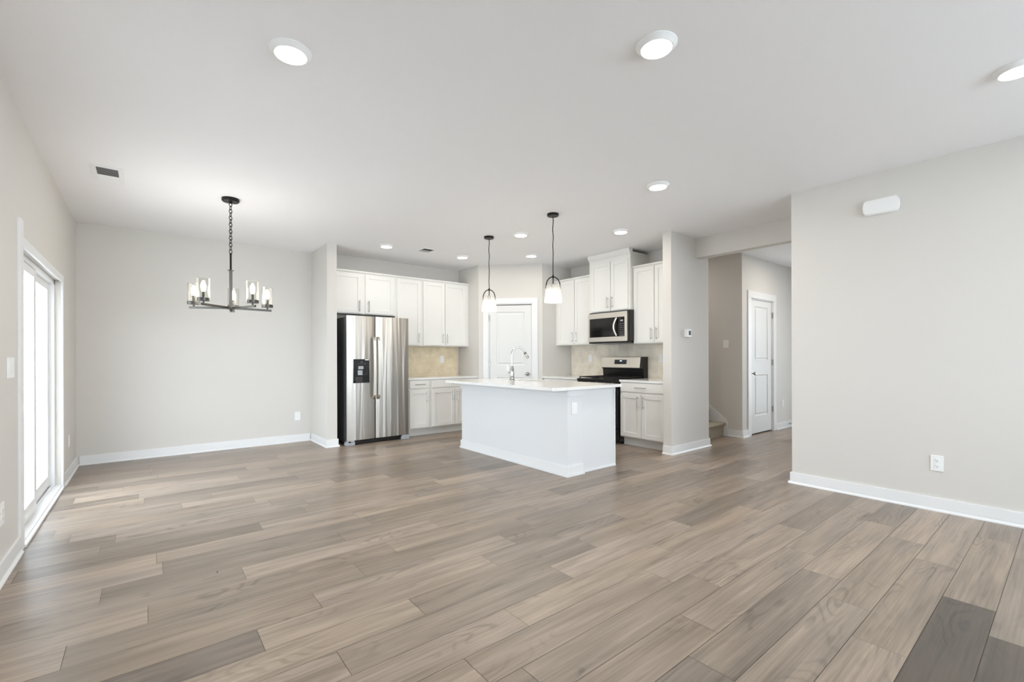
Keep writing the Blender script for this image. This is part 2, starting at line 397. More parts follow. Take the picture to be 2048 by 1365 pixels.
# unseen windows, added to balance the daylight in the room
def window(n, bmf, bmg, label):
    t = thing('window_%d' % n, label, 'window', kind='structure')
    obj('window_frame', bmf, TRIM, t); obj('window_glass', bmg, PANE, t)
bm = bmesh.new()
for x in (.7, 1.94, 3.18, 4.42): bx(bm, x, x+.08, -2.72, -2.62, .65, 2.45)
for z in (.65, 1.52, 2.39): bx(bm, .7, 4.5, -2.72, -2.62, z, z+.06)
window(1, bm, box(.7, 4.5, -2.675, -2.669, .65, 2.45), 'triple white daylight opening added behind the viewer')
bm = bmesh.new()
for y in (2.5, 3.22): bx(bm, XL-.12, XL-.03, y, y+.08, .6, 1.9)
for z in (.6, 1.22, 1.84): bx(bm, XL-.12, XL-.03, 2.5, 3.3, z, z+.06)
window(3, bm, box(XL-.078, XL-.072, 2.5, 3.3, .6, 1.9), 'white single daylight opening added in the left wall nearer than the patio door')
bm = bmesh.new()
for y in (1.0, 1.94): bx(bm, 9.52, 9.58, y, y+.06, .1, 2.3)
for z in (.1, 2.24): bx(bm, 9.52, 9.58, 1.0, 2.0, z, z+.06)
window(2, bm, box(9.545, 9.55, 1.0, 2.0, .1, 2.3), 'daylight opening added beside the entry at the end of the hall')

# ------------------------------------------------------------------ doors
t = thing('door_1', 'white sliding glass patio door in the left wall', 'door', kind='structure')
bm = bmesh.new()
bx(bm, XL, XL+.014, DY0-.10, DY0, 0, 2.075, .002); bx(bm, XL, XL+.014, DY1, DY1+.06, 0, 1.975, .002); bx(bm, XL, XL+.014, DY0, DY1, DZ-.012, 1.975, .002)
obj('door_casing', bm, TRIM, t)
bm = bmesh.new()
for y0, y1 in ((DY0, DY0+.04), (DY1-.04, DY1)): bx(bm, XL-.15, XL-.04, y0, y1, 0, DZ)
bx(bm, XL-.15, XL-.04, DY0, DY1, DZ-.04, DZ); bx(bm, XL-.15, XL+.002, DY0, DY1, 0, .03)
for x in (.062, .088): bx(bm, XL-x, XL-x+.006, DY0, DY1, .03, .045)
obj('door_frame', bm, TRIM, t)
obj('door_threshold', box(XL-.004, XL+.024, DY0, DY1, 0, .02, .004), TRIM, t)
def slider_panel(x0, x1, y0, y1):
    bm = bmesh.new(); z0, z1, s = .045, DZ-.042, .08
    bx(bm, x0, x1, y0, y0+s, z0, z1, .004); bx(bm, x0, x1, y1-s, y1, z0, z1, .004)
    bx(bm, x0, x1, y0+s, y1-s, z0, z0+.10, .004); bx(bm, x0, x1, y0+s, y1-s, z1-.06, z1, .004)
    p = obj('sliding_panel', bm, TRIM, t)
    obj('glass_pane', box((x0+x1)/2-.004, (x0+x1)/2+.004, y0+s, y1-s, z0+.1, z1-.06), PANE, p)
    return p
pn = slider_panel(XL-.07, XL-.046, DY0+.04, 5.045)
h = bmesh.new(); bx(h, XL-.046, XL-.02, DY0+.07, DY0+.09, .9, 1.15, .006); obj('door_handle', h, PLATE, pn)
slider_panel(XL-.098, XL-.074, 4.98, DY1-.04)

def panel_door(w, h, th, parent, panels, name='door_panel'):
    """two-panel moulded door, front at y=0 facing -y, x 0..w"""
    bm = bmesh.new()
    xs = [0, panels[0][0], panels[0][1], w]
    bx(bm, 0, w, .012, th, 0, h)
    px0, px1 = panels[0][0], panels[0][1]
    bx(bm, 0, px0, 0, .012, 0, h); bx(bm, px1, w, 0, .012, 0, h)
    zs = [0]
    for (_, _, z0, z1) in sorted(panels, key=lambda q: q[2]): zs += [z0, z1]
    zs.append(h)
    for a, b in zip(zs[0::2], zs[1::2]): bx(bm, px0, px1, 0, .012, a, b)
    for (_, _, z0, z1) in panels:              # sloped sticking and raised field
        def ring(d, y): return [bm.verts.new(p) for p in ((px0+d, y, z0+d), (px1-d, y, z0+d), (px1-d, y, z1-d), (px0+d, y, z1-d))]
        R = [ring(0, 0), ring(.012, .010), ring(.03, .010), ring(.045, .003)]
        for a, b in zip(R, R[1:]):
            for i in range(4): bm.faces.new((a[i], a[(i+1) % 4], b[(i+1) % 4], b[i]))
        bm.faces.new(R[-1])
    return obj(name, bm, DOORP, parent)
def knob(parent, x, z, y=0.0):
    bm = bmesh.new()
    lathe(bm, [(0, -.062), (.016, -.06), (.026, -.05), (.028, -.038), (.022, -.027), (.011, -.022), (.010, -.008), (.030, -.006), (.031, 0), (0, 0)], (x, y, z), 24, 'Y')
    return obj('door_knob', bm, NICKEL, parent, True)
def hinge(parent, x, z, y=-.001):
    bm = box(x-.009, x+.009, y-.006, y+.004, z-.045, z+.045); tube(bm, [(x, y-.007, z-.048), (x, y-.007, z+.048)], .006, 8)
    return obj('hinge', bm, NICKEL, parent, True)
def casing(parent, x0, x1, top, wdt=.095, drop=0):
    bm = bmesh.new()
    bx(bm, x0-wdt, x0-.004, -.016, 0, 0, top+.004, .003); bx(bm, x1+.004, x1+wdt, -.016, 0, 0, top+.004, .003)
    bx(bm, x0-wdt, x1+wdt, -.018, 0, top+.004, top+wdt, .003)
    obj('door_casing', bm, TRIM, parent)
    bm = bmesh.new()
    bx(bm, x0-.004, x0+.012, -.001, .11, 0, top+.004); bx(bm, x1-.012, x1+.004, -.001, .11, 0, top+.004); bx(bm, x0, x1, -.001, .11, top-.012, top+.004)
    obj('door_jamb', bm, TRIM, parent)
t = thing('door_2', 'white two-panel door in the angled pantry wall behind the island', 'door', (PX, PY0, 0), AL, kind='structure')
casing(t, D0, D1, DT, .092)
dp = panel_door(D1-D0-.03, DT-.035, .04, t, [(.115, D1-D0-.145, 1.06, 1.945), (.115, D1-D0-.145, .22, .86)]); dp.location = (D0+.015, .012, .012)
knob(t, .813, .93, .012); 
for z in (.25, 1.10, 1.86): hinge(t, D0+.012, z, .004)
t = thing('door_3', 'white two-panel door with dark knob in the hall beyond the kitchen', 'door', (0, KY, 0), 0, kind='structure')
casing(t, DHX0, DHX1, DHZ, .108)
dp = panel_door(DHX1-DHX0-.03, DHZ-.035, .04, t, [(.15, .62, 1.12, 1.96), (.15, .62, .26, .90)]); dp.location = (DHX0+.015, .012, .02)
knob(t, DHX0+.075, .945, .012)
for z in (.355, 1.11, 1.87): hinge(t, DHX1-.01, z, .002)

# ------------------------------------------------------------------ stairs
t = thing('staircase', 'beige carpeted staircase rising behind the kitchen end wall', 'staircase', (KX1, 3.375, 0))
for i in range(11):
    bm = bmesh.new(); y = i*.255; z1 = .205+i*.19
    prof = [(y+.02, 0 if i == 0 else z1-.19-.02), (y+.02, z1-.05), (y-.012, z1-.04), (y-.022, z1-.022), (y-.014, z1-.004), (y+.005, z1), (y+.30, z1), (y+.30, 0 if i == 0 else z1-.21)]
    prism(bm, prof, .004, HX-KX1-.022, 'YZ'); obj('carpeted_step', bm, CARPET, t)
y0 = 3.335
bm = bmesh.new()
sl = .19/.255
prism(bm, [(y0, 0), (y0, .20), (y0+.02, .25), (y0+2.7, .25+2.68*sl), (y0+2.7, 2.68*sl-.12), (y0+.35, 0)], HX-.018, HX, 'YZ')
struct('trim_1', bm, TRIM, 'white sloped skirt board along the stair wall')

# ------------------------------------------------------------------ cabinets (local: x to the right, front at y=0 facing -y)
def bar_pull(parent, x, z, L=.165, vertical=True, name='handle'):
    bm = bmesh.new(); r, d = .0058, -.033
    if vertical:
        tube(bm, [(x, d, z-L/2), (x, d, z+L/2)], r, 10)
        for s in (-1, 1): tube(bm, [(x, 0, z+s*(L/2-.022)), (x, d, z+s*(L/2-.022))], .0048, 8)
    else:
        tube(bm, [(x-L/2, d, z), (x+L/2, d, z)], r, 10)
        for s in (-1, 1): tube(bm, [(x+s*(L/2-.022), 0, z), (x+s*(L/2-.022), d, z)], .0048, 8)
    return obj(name, bm, NICKEL, parent, True)
def shaker(parent, x0, x1, z0, z1, handle=None, st=.057, name='door'):
    bm = bmesh.new(); y0, y1 = -.02, 0
    bx(bm, x0, x0+st, y0, y1, z0, z1, .002); bx(bm, x1-st, x1, y0, y1, z0, z1, .002)
    bx(bm, x0+st, x1-st, y0, y1, z0, z0+st, .002); bx(bm, x0+st, x1-st, y0, y1, z1-st, z1, .002)
    bx(bm, x0+st-.002, x1-st+.002, y0+.010, y1, z0+st-.002, z1-st+.002)
    d = obj(name, bm, CAB, parent)
    if handle: h = bar_pull(d, handle[0], handle[1]); h.location.y = -.02
    return d
def slab(parent, x0, x1, z0, z1, hl=.165):
    d = obj('drawer', box(x0, x1, -.02, 0, z0, z1, .003), CAB, parent)
    h = bar_pull(d, (x0+x1)/2, (z0+z1)/2, hl, False); h.location.y = -.02
    return d
def carcass(parent, w, depth, z0, z1, crown=True, name='cabinet_body'):
    bm = box(0, w, 0, depth-.003, z0, z1)
    obj(name, bm, CAB, parent)
    if crown:
        obj('top_moulding', prism(bmesh.new(), [(-.002, z1-.022), (-.022, z1-.004), (-.022, z1+.012), (.02, z1+.012), (.02, z1-.022)], 0, w, 'YZ'), CAB, parent)
UY = 6.57; UT = 2.455; UB = 1.392
def upper_left(x0, x1, z0, doors, label):
    t = thing('wall_cabinet', label, 'cabinet', (x0, UY, 0), 0, 'upper cabinets on the fridge wall')
    carcass(t, x1-x0, YK-UY, z0, UT)
    for (a, b, hx) in doors: shaker(t, a-x0, b-x0, z0+.012, UT-.03, (hx-x0, z0+.115 if z0 > 1.6 else z0+.125))
upper_left(SX1+.001, 2.972, 1.842, [(2.022, 2.446, 2.405), (2.50, 2.944, 2.545)], 'short white two-door wall cabinet right above the fridge')
upper_left(2.973, 3.424, UB, [(3.00, 3.402, 3.362)], 'tall white single-door wall cabinet partly behind the fridge top')
upper_left(3.425, PX-.001, UB, [(3.444, 3.836, 3.798), (3.846, 4.240, 3.882)], 'tall white two-door wall cabinet beside the pantry wall, above the tan backsplash')

BY = 6.33
def base_unit(label, loc, rz, w, depth, doors, drawers, group):
    t = thing('base_cabinet', label, 'cabinet', loc, rz, group)
    bm = box(0, w, 0, depth-.004, .115, .862)
    obj('cabinet_body', bm, CAB, t)
    obj('toe_kick', box(0, w, .075, .09, 0, .115), CAB, t)
    for d in drawers: slab(t, d[0], d[1], .735, .855)
    for d in doors: shaker(t, d[0], d[1], .13, .705, (d[2], .60))
    return t
base_unit('narrow white base cabinet with one drawer and one door next to the fridge', (3.05, BY, 0), 0, .398, YK-BY, [(.035, .362, .325)], [(.035, .362)], 'base cabinets on the fridge wall')
base_unit('white base cabinet with wide drawer and two doors, partly hidden by the island', (3.449, BY, 0), 0, PX-3.45, YK-BY, [(.02, .425, .388), (.432, .84, .470)], [(.02, .84)], 'base cabinets on the fridge wall')
tag(obj('countertop', box(3.048, PX-.001, BY-.03, YK-.001, .863, .893, .003), QUARTZ), 'white countertop on the base cabinets right of the fridge', 'countertop')
struct('wall_backsplash_left', box(3.05, PX-.03, YK-.009, YK, .893, UB), TILE1, 'tan tiled backsplash right of the fridge')

# range wall: local x runs towards -Y, front faces -X
RZ = -PI/2
UXR = 5.37
def upper_right(ya, yb, z0, zt, fx, doors, label, crown=True):
    t = thing('wall_cabinet', label, 'cabinet', (fx, ya, 0), RZ, 'upper cabinets on the range wall')
    carcass(t, ya-yb, XR-fx-.001, z0, zt, crown)
    for (a, b, hy, za, zb, hz) in doors: shaker(t, ya-a, ya-b, za, zb, (ya-hy, hz))
    return t
upper_right(QY-.002, 4.703, 1.40, 2.47, UXR, [(5.44, 5.075, 5.11, 1.412, 2.445, 1.53), (5.065, 4.715, 5.03, 1.412, 2.445, 1.53)], 'white two-door wall cabinet between pantry wall and microwave')
upper_right(3.943, KY+.117, 1.39, 2.47, UXR, [(3.925, 3.597, 3.635, 1.402, 2.445, 1.52), (3.588, 3.26, 3.55, 1.402, 2.445, 1.52)], 'white two-door wall cabinet between microwave and the end wall')
t = upper_right(4.70, 3.946, 1.872, 2.70, 5.30, [(4.655, 4.287, 4.325, 1.885, 2.60, 2.0), (4.277, 3.975, 4.24, 1.885, 2.60, 2.0)], 'tall white cabinet above the microwave reaching the ceiling', False)
obj('top_moulding', prism(bmesh.new(), [(0, 2.66), (-.012, 2.67), (-.038, 2.725), (-.038, 2.738), (.05, 2.738), (.05, 2.66)], -.01, 4.70-3.946+.005, 'YZ'), CAB, t)
BX = 5.08
base_unit('white base cabinet with drawer and two doors right of the range', (BX, 3.948, 0), RZ, 3.948-(KY+.117), XR-BX-.001, [(.012, .345, .305), (.352, .69, .392)], [(.012, .69)], 'base cabinets on the range wall')
base_unit('white base cabinet left of the range, mostly behind the island', (BX, QY-.002, 0), RZ, QY-4.708, XR-BX-.001, [(.05, .42, .385), (.427, .79, .46)], [(.05, .79)], 'base cabinets on the range wall')
tag(obj('countertop', box(BX-.03, XR-.001, KY+.116, 3.949, .863, .893, .003), QUARTZ), 'white countertop right of the range by the end wall', 'countertop')
tag(obj('countertop', box(BX-.03, XR-.001, 4.706, QY-.001, .863, .893, .003), QUARTZ), 'white countertop between the range and the pantry wall', 'countertop')
struct('wall_backsplash_right', box(XR-.009, XR, KY+.116, QY-.02, .893, 1.40), TILE2, 'tan tiled backsplash behind the range')

# ------------------------------------------------------------------ refrigerator
FX0, FX1, FY = 2.115, 3.03, 6.235
t = thing('refrigerator', 'stainless steel side-by-side refrigerator with water dispenser in left door', 'refrigerator', (FX0, FY, 0))
W = FX1-FX0
obj('fridge_body', box(.003, W-.003, .055, YK-FY-.03, .03, 1.765), DARKSIDE, t)
def fdoor(x0, x1):
    bm = bmesh.new(); n = 10; poly = []
    for i in range(n+1):
        u = i/n; poly.append((x0+(x1-x0)*u, -.012*(1-(2*u-1)**2)))
    poly[0] = (x0, .004); poly[-1] = (x1, .004)
    poly += [(x1, .05), (x0, .05)]
    prism(bm, poly, .068, 1.785, 'XY')
    return obj('door', bm, STEEL, t)
SPL = .398
dL = fdoor(0, SPL); dR = fdoor(SPL+.012, W)
def fhandle(parent, x):
    pts = [(x, -.012, .62), (x, -.05, .65)] + [(x, -.062-.012*math.sin(PI*k/12), .68+.76*k/12) for k in range(13)] + [(x, -.05, 1.47), (x, -.012, 1.50)]
    bm = bmesh.new(); w2, th = .017, .008
    for k in range(len(pts)-1):
        a, b = pts[k], pts[k+1]
        va = [bm.verts.new(p) for p in ((x-w2, a[1]-th, a[2]), (x+w2, a[1]-th, a[2]), (x+w2, a[1]+th, a[2]), (x-w2, a[1]+th, a[2]))]
        vb = [bm.verts.new(p) for p in ((x-w2, b[1]-th, b[2]), (x+w2, b[1]-th, b[2]), (x+w2, b[1]+th, b[2]), (x-w2, b[1]+th, b[2]))]
        for i in range(4): bm.faces.new((va[i], va[(i+1) % 4], vb[(i+1) % 4], vb[i]))
        if k == 0: bm.faces.new(va)
        if k == len(pts)-2: bm.faces.new(vb)
    return obj('handle', bm, STEELF, parent)
fhandle(dL, SPL-.028); fhandle(dR, SPL+.012+.026)
# dispenser: a bezel with a recess, buttons, chute and paddle
dx0, dx1, dz0, dz1 = .088, .312, .855, 1.185
bm = bmesh.new()
bx(bm, dx0, dx1, -.018, 0, 1.045, dz1, .004); bx(bm, dx0, dx0+.02, -.018, 0, dz0, 1.045); bx(bm, dx1-.012, dx1, -.018, 0, dz0, 1.045); bx(bm, dx0, dx1, -.018, 0, dz0, dz0+.02)
bx(bm, dx0, dx1, -.0125, -.011, dz0, dz1)
dsp = obj('water_dispenser', bm, BLACKG, t)
obj('ice_chute', box(.155, .225, -.024, -.012, 1.045, 1.088, .003), LGRAY, dsp)
obj('paddle', prism(bmesh.new(), [(-.024, .965), (-.014, .965), (-.014, 1.03), (-.022, 1.03)], .148, .212, 'YZ'), LGRAY, dsp)
obj('drip_shelf', prism(bmesh.new(), [(-.03, dz0+.006), (-.012, dz0+.006), (-.012, .94), (-.018, .94)], .112, .212, 'YZ'), BLACKE, dsp)
bm = box(.19, .212, -.0188, -.018, 1.135, 1.137)
for a in ((.19, .212, 1.150, 1.152), (.19, .192, 1.135, 1.152), (.21, .212, 1.135, 1.152), (.14, .156, 1.118, 1.120), (.165, .178, 1.118, 1.120), (.185, .2, 1.116, 1.118), (.212, .226, 1.118, 1.120), (.238, .26, 1.118, 1.121)): bx(bm, a[0], a[1], -.0188, -.018, a[2], a[3])
obj('control_marks', bm, LGRAY, dsp)
obj('white_sticker', box(.25, .305, -.0186, -.018, 1.168, 1.18), PLATE, dsp)
obj('base_grille', box(.10, W-.10, .02, .06, .012, .06), BLACKE, t)
for x0 in (-.012, W-.118):
    bm = bmesh.new(); bx(bm, x0, x0+.12, -.02, .07, .002, .045, .006); bx(bm, x0+.01, x0+.115, -.012, .05, .045, .066, .004)
    obj('front_foot', bm, LGRAY, t)
bm = bmesh.new(); tube(bm, [(.02, -.02, .052), (.045, -.03, .052)], .009, 10); obj('hinge_pin', bm, BLACKE, t)
for x0 in (.01, W-.07): obj('hinge_cover', box(x0, x0+.06, .03, .12, 1.766, 1.782, .004), DARKSIDE, t)

# ------------------------------------------------------------------ microwave
MY0, MW = 4.672, .75
t = thing('microwave', 'stainless over-the-range microwave below the tall cabinet', 'microwave', (5.235, MY0, 0), RZ)
obj('microwave_body', box(.002, MW, .03, .485, 1.43, 1.868), BLACKE, t)
bm = bmesh.new()       # steel face frame
bx(bm, 0, MW-.03, 0, .03, 1.775, 1.85); bx(bm, 0, MW-.03, 0, .03, 1.425, 1.497); bx(bm, 0, .03, 0, .03, 1.497, 1.775); bx(bm, MW-.075, MW-.03, 0, .03, 1.497, 1.775)
obj('face_frame', bm, STEELF, t)
obj('door_glass', box(.03, .565, .001, .03, 1.497, 1.775), BLACKG, t)
cp = obj('control_panel', box(.567, MW-.075, .001, .03, 1.497, 1.775), BLACKG, t)
for i in range(4):
    for j in range(7): obj('key', box(.592+i*.02, .602+i*.02, 0, .001, 1.512+j*.027, 1.518+j*.027), LGRAY, cp)
obj('display', box(.602, .648, -.0005, .001, 1.712, 1.733), LGRAY, cp)
bm = bmesh.new(); pts = [(.545-.03*math.sin(PI*k/12), -.012-.03*math.sin(PI*k/12), 1.508+.256*k/12) for k in range(13)]
tube(bm, pts, .013, 12); obj('handle', bm, STEELF, t, True)
obj('vent_base', box(.02, MW-.02, .0, .40, 1.405, 1.43), BLACKE, t)

# ------------------------------------------------------------------ range
RW = .75
t = thing('gas_range', 'black and stainless gas range with rear control panel beside the base cabinets', 'range', (5.02, 4.702, 0), RZ)
obj('range_body', box(0, RW, .045, .70, .03, .862), BLACKE, t)
ct = obj('cooktop', box(-.004, RW+.004, 0, .64, .862, .888, .004), BLACKE, t)
obj('knob_panel', box(.004, RW-.004, .005, .06, .775, .862, .004), BLACKE, t)
for i in range(5):
    bm = bmesh.new(); lathe(bm, [(.0, -.035), (.019, -.034), (.021, 0), (.026, .004), (.026, .010)], (.09+i*.1425, .0, .82), 20, 'Y'); obj('knob', bm, GRAYM, t, True)
od = obj('oven_door', box(.006, RW-.006, .0, .045, .22, .77, .004), BLACKG, t)
bm = bmesh.new(); tube(bm, [(.07, -.05, .73), (.68, -.05, .73)], .012, 12)
for x in (.09, .66): tube(bm, [(x, 0, .73), (x, -.05, .73)], .009, 8)
obj('handle', bm, STEELF, od, True)
obj('storage_drawer', box(.006, RW-.006, .004, .045, .055, .21, .004), BLACKE, t)
for gx in (.02, .385):
    bm = bmesh.new(); gw, y0, y1, z = .345, .03, .60, .918
    for y in (y0, (y0+y1)/2, y1-.012): bx(bm, gx, gx+gw, y, y+.012, z-.012, z)
    for i in range(4): bx(bm, gx+i*(gw-.012)/3, gx+i*(gw-.012)/3+.012, y0, y1, z-.012, z)
    for (x, y) in ((gx, y0), (gx+gw-.012, y0), (gx, y1-.012), (gx+gw-.012, y1-.012)): bx(bm, x, x+.012, y, y+.012, .888, z-.01)
    obj('burner_grate', bm, IRON, t)
for (x, y) in ((.19, .17), (.19, .46), (.56, .17), (.56, .46)):
    bm = bmesh.new(); lathe(bm, [(.055, .888), (.052, .896), (.036, .897), (.036, .904), (.0, .905)], (x, y, 0), 24); obj('burner', bm, BLACKE, t, True)
bg_ = obj('backguard', prism(bmesh.new(), [(.62, .86), (.60, .90), (.59, 1.02), (.565, 1.03), (.60, 1.205), (.70, 1.205), (.70, .86)], 0, RW, 'YZ'), BLACKE, t)
obj('control_fascia', prism(bmesh.new(), [(.555, 1.045), (.582, 1.198), (.602, 1.205), (.58, 1.045)], -.002, RW-.04, 'YZ'), STEELF, bg_)
fa = obj('clock_panel', prism(bmesh.new(), [(.5625, 1.095), (.5735, 1.163), (.5785, 1.163), (.5675, 1.095)], .245, .47, 'YZ'), DISPLAY, bg_)
bm = prism(bmesh.new(), [(.5685, 1.137), (.571, 1.152), (.573, 1.152), (.5705, 1.137)], .345, .382, 'YZ'); obj('clock_digits', bm, LEDBLUE, bg_)

# ------------------------------------------------------------------ island
IX0, IX1, IY0, IY1 = 3.28, 4.055, 3.205, 5.165
t = thing('kitchen_island', 'white panelled kitchen island under the quartz top', 'island', (IX0, IY0, 0))
w, l = IX1-IX0, IY1-IY0
PIL = .205
bm = bmesh.new(); bx(bm, 0, PIL, 0, l, 0, .874, .002); obj('knee_wall', bm, ISL, t)
bm = bmesh.new(); bx(bm, PIL, w-.02, .045, .065, 0, .874); bx(bm, PIL, w-.02, l-.04, l-.02, 0, .874); bx(bm, w-.04, w-.02, .065, l-.04, 0, .874); bx(bm, PIL, w-.04, .065, l-.04, .1, .12)
obj('cabinet_body', bm, ISL, t)
obj('end_panel', box(PIL-.02, w, .028, .045, .0, .874), ISL, t)
bm = bmesh.new(); bx(bm, w-.018, w, .018, .03, 0, .874, .002); bx(bm, PIL, w, .014, .03, 0, .018, .003); obj('scribe_trim', bm, TRIM, t)
bm = bmesh.new()      # baseboard around the knee wall
bx(bm, -.014, -.0002, -.014, l+.014, .0182, .105, .003); bx(bm, 0, PIL+.014, -.014, -.0002, .0182, .105, .003); bx(bm, 0, PIL, l+.0002, l+.014, 0, .105, .003)
bx(bm, -.025, 0, -.025, l+.025, 0, .018, .005); bx(bm, 0, PIL+.025, -.025, -.0002, 0, .018, .005)
obj('baseboard', bm, TRIM, t)
bm = bmesh.new(); bx(bm, -.016, -.0002, -.016, l+.01, .81, .874, .002); bx(bm, 0, PIL+.03, -.016, -.0002, .805, .874, .002); bx(bm, PIL+.0002, PIL+.03, 0, .0278, .805, .874)
obj('apron_trim', bm, ISL, t)
# far side of the island: cabinet doors facing the range
for i in range(3):
    y0 = .1+i*.6
    bm = bmesh.new(); bx(bm, w-.02, w, y0, y0+.57, .13, .85, .003); obj('cabinet_door', bm, ISL, t)
o = obj('dishwasher_front', box(w-.018, w+.012, .055, .095, .12, .40, .003), LGRAY, t) if False else None
# quartz top with sink cut-out
CX0, CX1, CY0, CY1, CZ0, CZ1 = 3.045, 4.085, 3.145, 5.215, .875, .905
KX_0, KX_1, KY_0, KY_1 = 3.70, 4.00, 4.17, 4.86
bm = bmesh.new()
def rr(x0, x1, y0, y1, r, n=5):
    pts = []
    for cx, cy, a0 in ((x1-r, y1-r, 0), (x0+r, y1-r, PI/2), (x0+r, y0+r, PI), (x1-r, y0+r, 1.5*PI)):
        for i in range(n+1): pts.append((cx+r*math.cos(a0+PI/2*i/n), cy+r*math.sin(a0+PI/2*i/n)))
    return pts
outer = rr(CX0, CX1, CY0, CY1, .03); inner = rr(KX_0, KX_1, KY_0, KY_1, .03)
n = len(outer)
V = {}
for nm, pts, z in (('ot', outer, CZ1), ('ob', outer, CZ0), ('it', inner, CZ1), ('ib', inner, CZ0)):
    V[nm] = [bm.verts.new((x, y, z)) for x, y in pts]
for a, b in (('ot', 'ob'), ('ob', 'ib'), ('ib', 'it'), ('it', 'ot')):
    for i in range(n):
        bm.faces.new((V[a][i], V[a][(i+1) % n], V[b][(i+1) % n], V[b][i]))
tag(obj('island_countertop', bm, QUARTZ), 'white quartz countertop with rounded corners on the island', 'countertop')
bm = bmesh.new()      # sink bowl (undermount)
ring = [rr(KX_0-.006, KX_1+.006, KY_0-.006, KY_1+.006, .035), rr(KX_0-.004, KX_1+.004, KY_0-.004, KY_1+.004, .035), rr(KX_0+.01, KX_1-.01, KY_0+.01, KY_1-.01, .05)]
zz = [.8745, .86, .70]
R = [[bm.verts.new((x, y, z)) for x, y in p] for p, z in zip(ring, zz)]
for a, b in zip(R, R[1:]):
    for i in range(n): bm.faces.new((a[i], a[(i+1) % n], b[(i+1) % n], b[i]))
bm.faces.new(R[-1])
sk = thing('sink', 'stainless undermount sink sunk in the island countertop', 'sink')
obj('sink_bowl', bm, STEELF, sk, True)
bm = bmesh.new(); lathe(bm, [(.045, .7005), (.043, .704), (.03, .703), (0, .7025)], (3.85, 4.52, 0), 24); obj('drain', bm, CHROME, sk, True)
t = thing('faucet', 'tall chrome gooseneck faucet on the island countertop', 'faucet', (3.61, 4.50, CZ1))
bm = bmesh.new(); lathe(bm, [(.033, 0), (.033, .006), (.029, .012), (.027, .09), (.022, .165), (.016, .18), (.0135, .19)], seg=28); obj('faucet_body', bm, CHROME, t, True)
bm = bmesh.new(); ar = .085
sd = Vector((.94, -.34, 0))
pts = [Vector((0, 0, .17)), Vector((0, 0, .25)), Vector((0, 0, .338))] + [sd*(ar-ar*math.cos(a))+Vector((0, 0, .338+ar*math.sin(a))) for a in [PI*k/14 for k in range(1, 13)]]
tube(bm, pts, .0125, 14); obj('spout', bm, CHROME, t, True)
e = pts[-1]; dn = (pts[-1]-pts[-2]).normalized()
bm = bmesh.new(); tube(bm, [e, e+dn*.02, e+dn*.028, e+dn*.095, e+dn*.105], [.0125, .0135, .0175, .019, .014], 18); sh = obj('spray_head', bm, CHROME, t, True)
bm = bmesh.new(); tube(bm, [e+dn*.022, e+dn*.03], [.0186, .0186], 16); obj('collar', bm, BLACKE, sh, True)
bm = bmesh.new(); hd = Vector((-.62, .78, 0)); tube(bm, [hd*.015+Vector((0, 0, .105)), hd*.06+Vector((0, 0, .105))], .013, 14); tube(bm, [hd*.052+Vector((0, 0, .105)), hd*.06+Vector((0, 0, .19))], [.007, .005], 10); obj('lever_handle', bm, CHROME, t, True)

# ------------------------------------------------------------------ outlets, switches, thermostat, chime
def plate(name, label, cat, loc, rz, kind, w=.076, h=.12, group='outlets and switches'):
    t = thing(name, label, cat, loc, rz)      # local: centred, plate front faces -y, wall at y=0
    obj('cover_plate', box(-w/2, w/2, -.007, 0, -h/2, h/2, .003), PLATE, t)
    if kind == 'outlet':
        for s in (-1, 1):
            bm = bmesh.new(); lathe(bm, [(.0165, -.0105), (.0165, -.006)], (0, 0, s*.0215), 20, 'Y'); rc = obj('socket', bm, PLATE, t)
            bm = bmesh.new(); z = s*.0215
            bx(bm, -.0075, -.0055, -.0108, -.0104, z, z+.008); bx(bm, .0055, .0075, -.0108, -.0104, z, z+.007); bx(bm, -.0025, .0025, -.0108, -.0104, z-.010, z-.005)
            obj('slots', bm, SLOT, rc)
    elif kind == 'decora':
        obj('socket', box(-.0165, .0165, -.010, -.006, -.034, .034, .001), PLATE, t)
    else:
        for dx in ((0,) if w < .1 else (-.023, .023)): obj('rocker', prism(bmesh.new(), [(-.006, -.033), (-.009, -.033), (-.013, .033), (-.006, .033)], dx-.0165, dx+.0165, 'YZ'), PLATE, t)
    return t
plate('wall_outlet', 'white duplex outlet low on the blank right wall', 'outlet', (RX, .689, .37), -PI/2, 'outlet')
plate('wall_outlet', 'white outlet low on the dining back wall near the fridge wall stub', 'outlet', (1.686, YB, .368), 0, 'decora')
plate('wall_outlet', 'white outlet at the far left edge below the light switch', 'outlet', (XL, 3.66, .355), PI/2, 'outlet', .115)
plate('wall_outlet', 'white outlet between the patio door and the dining corner', 'outlet', (XL, 6.41, .367), PI/2, 'decora')
plate('light_switch', 'white light switch on left wall beside the patio door', 'switch', (XL, 3.895, 1.148), PI/2, 'switch', .16)
plate('wall_outlet', 'white outlet on the end of the kitchen island', 'outlet', (3.376, IY0, .682), 0, 'decora')
plate('wall_outlet', 'white outlet on the tan backsplash right of the fridge', 'outlet', (3.965, YK-.009, 1.178), 0, 'decora')
plate('wall_outlet', 'white outlet on the backsplash left of the range', 'outlet', (XR-.009, 5.06, 1.185), RZ, 'decora')
plate('wall_outlet', 'white outlet on the backsplash right of the range by the end wall', 'outlet', (XR-.009, 3.73, 1.185), RZ, 'decora')
plate('light_switch', 'pale light switch on the shaded stair wall', 'switch', (HX, 3.36, 1.397), -PI/2, 'switch', .085)
plate('wall_outlet', 'white outlet low on the hall wall right of the door', 'outlet', (8.327, KY, .415), 0, 'outlet')
t = thing('thermostat', 'white thermostat with grey screen on the kitchen end wall', 'thermostat', (5.345, KY, 1.503))
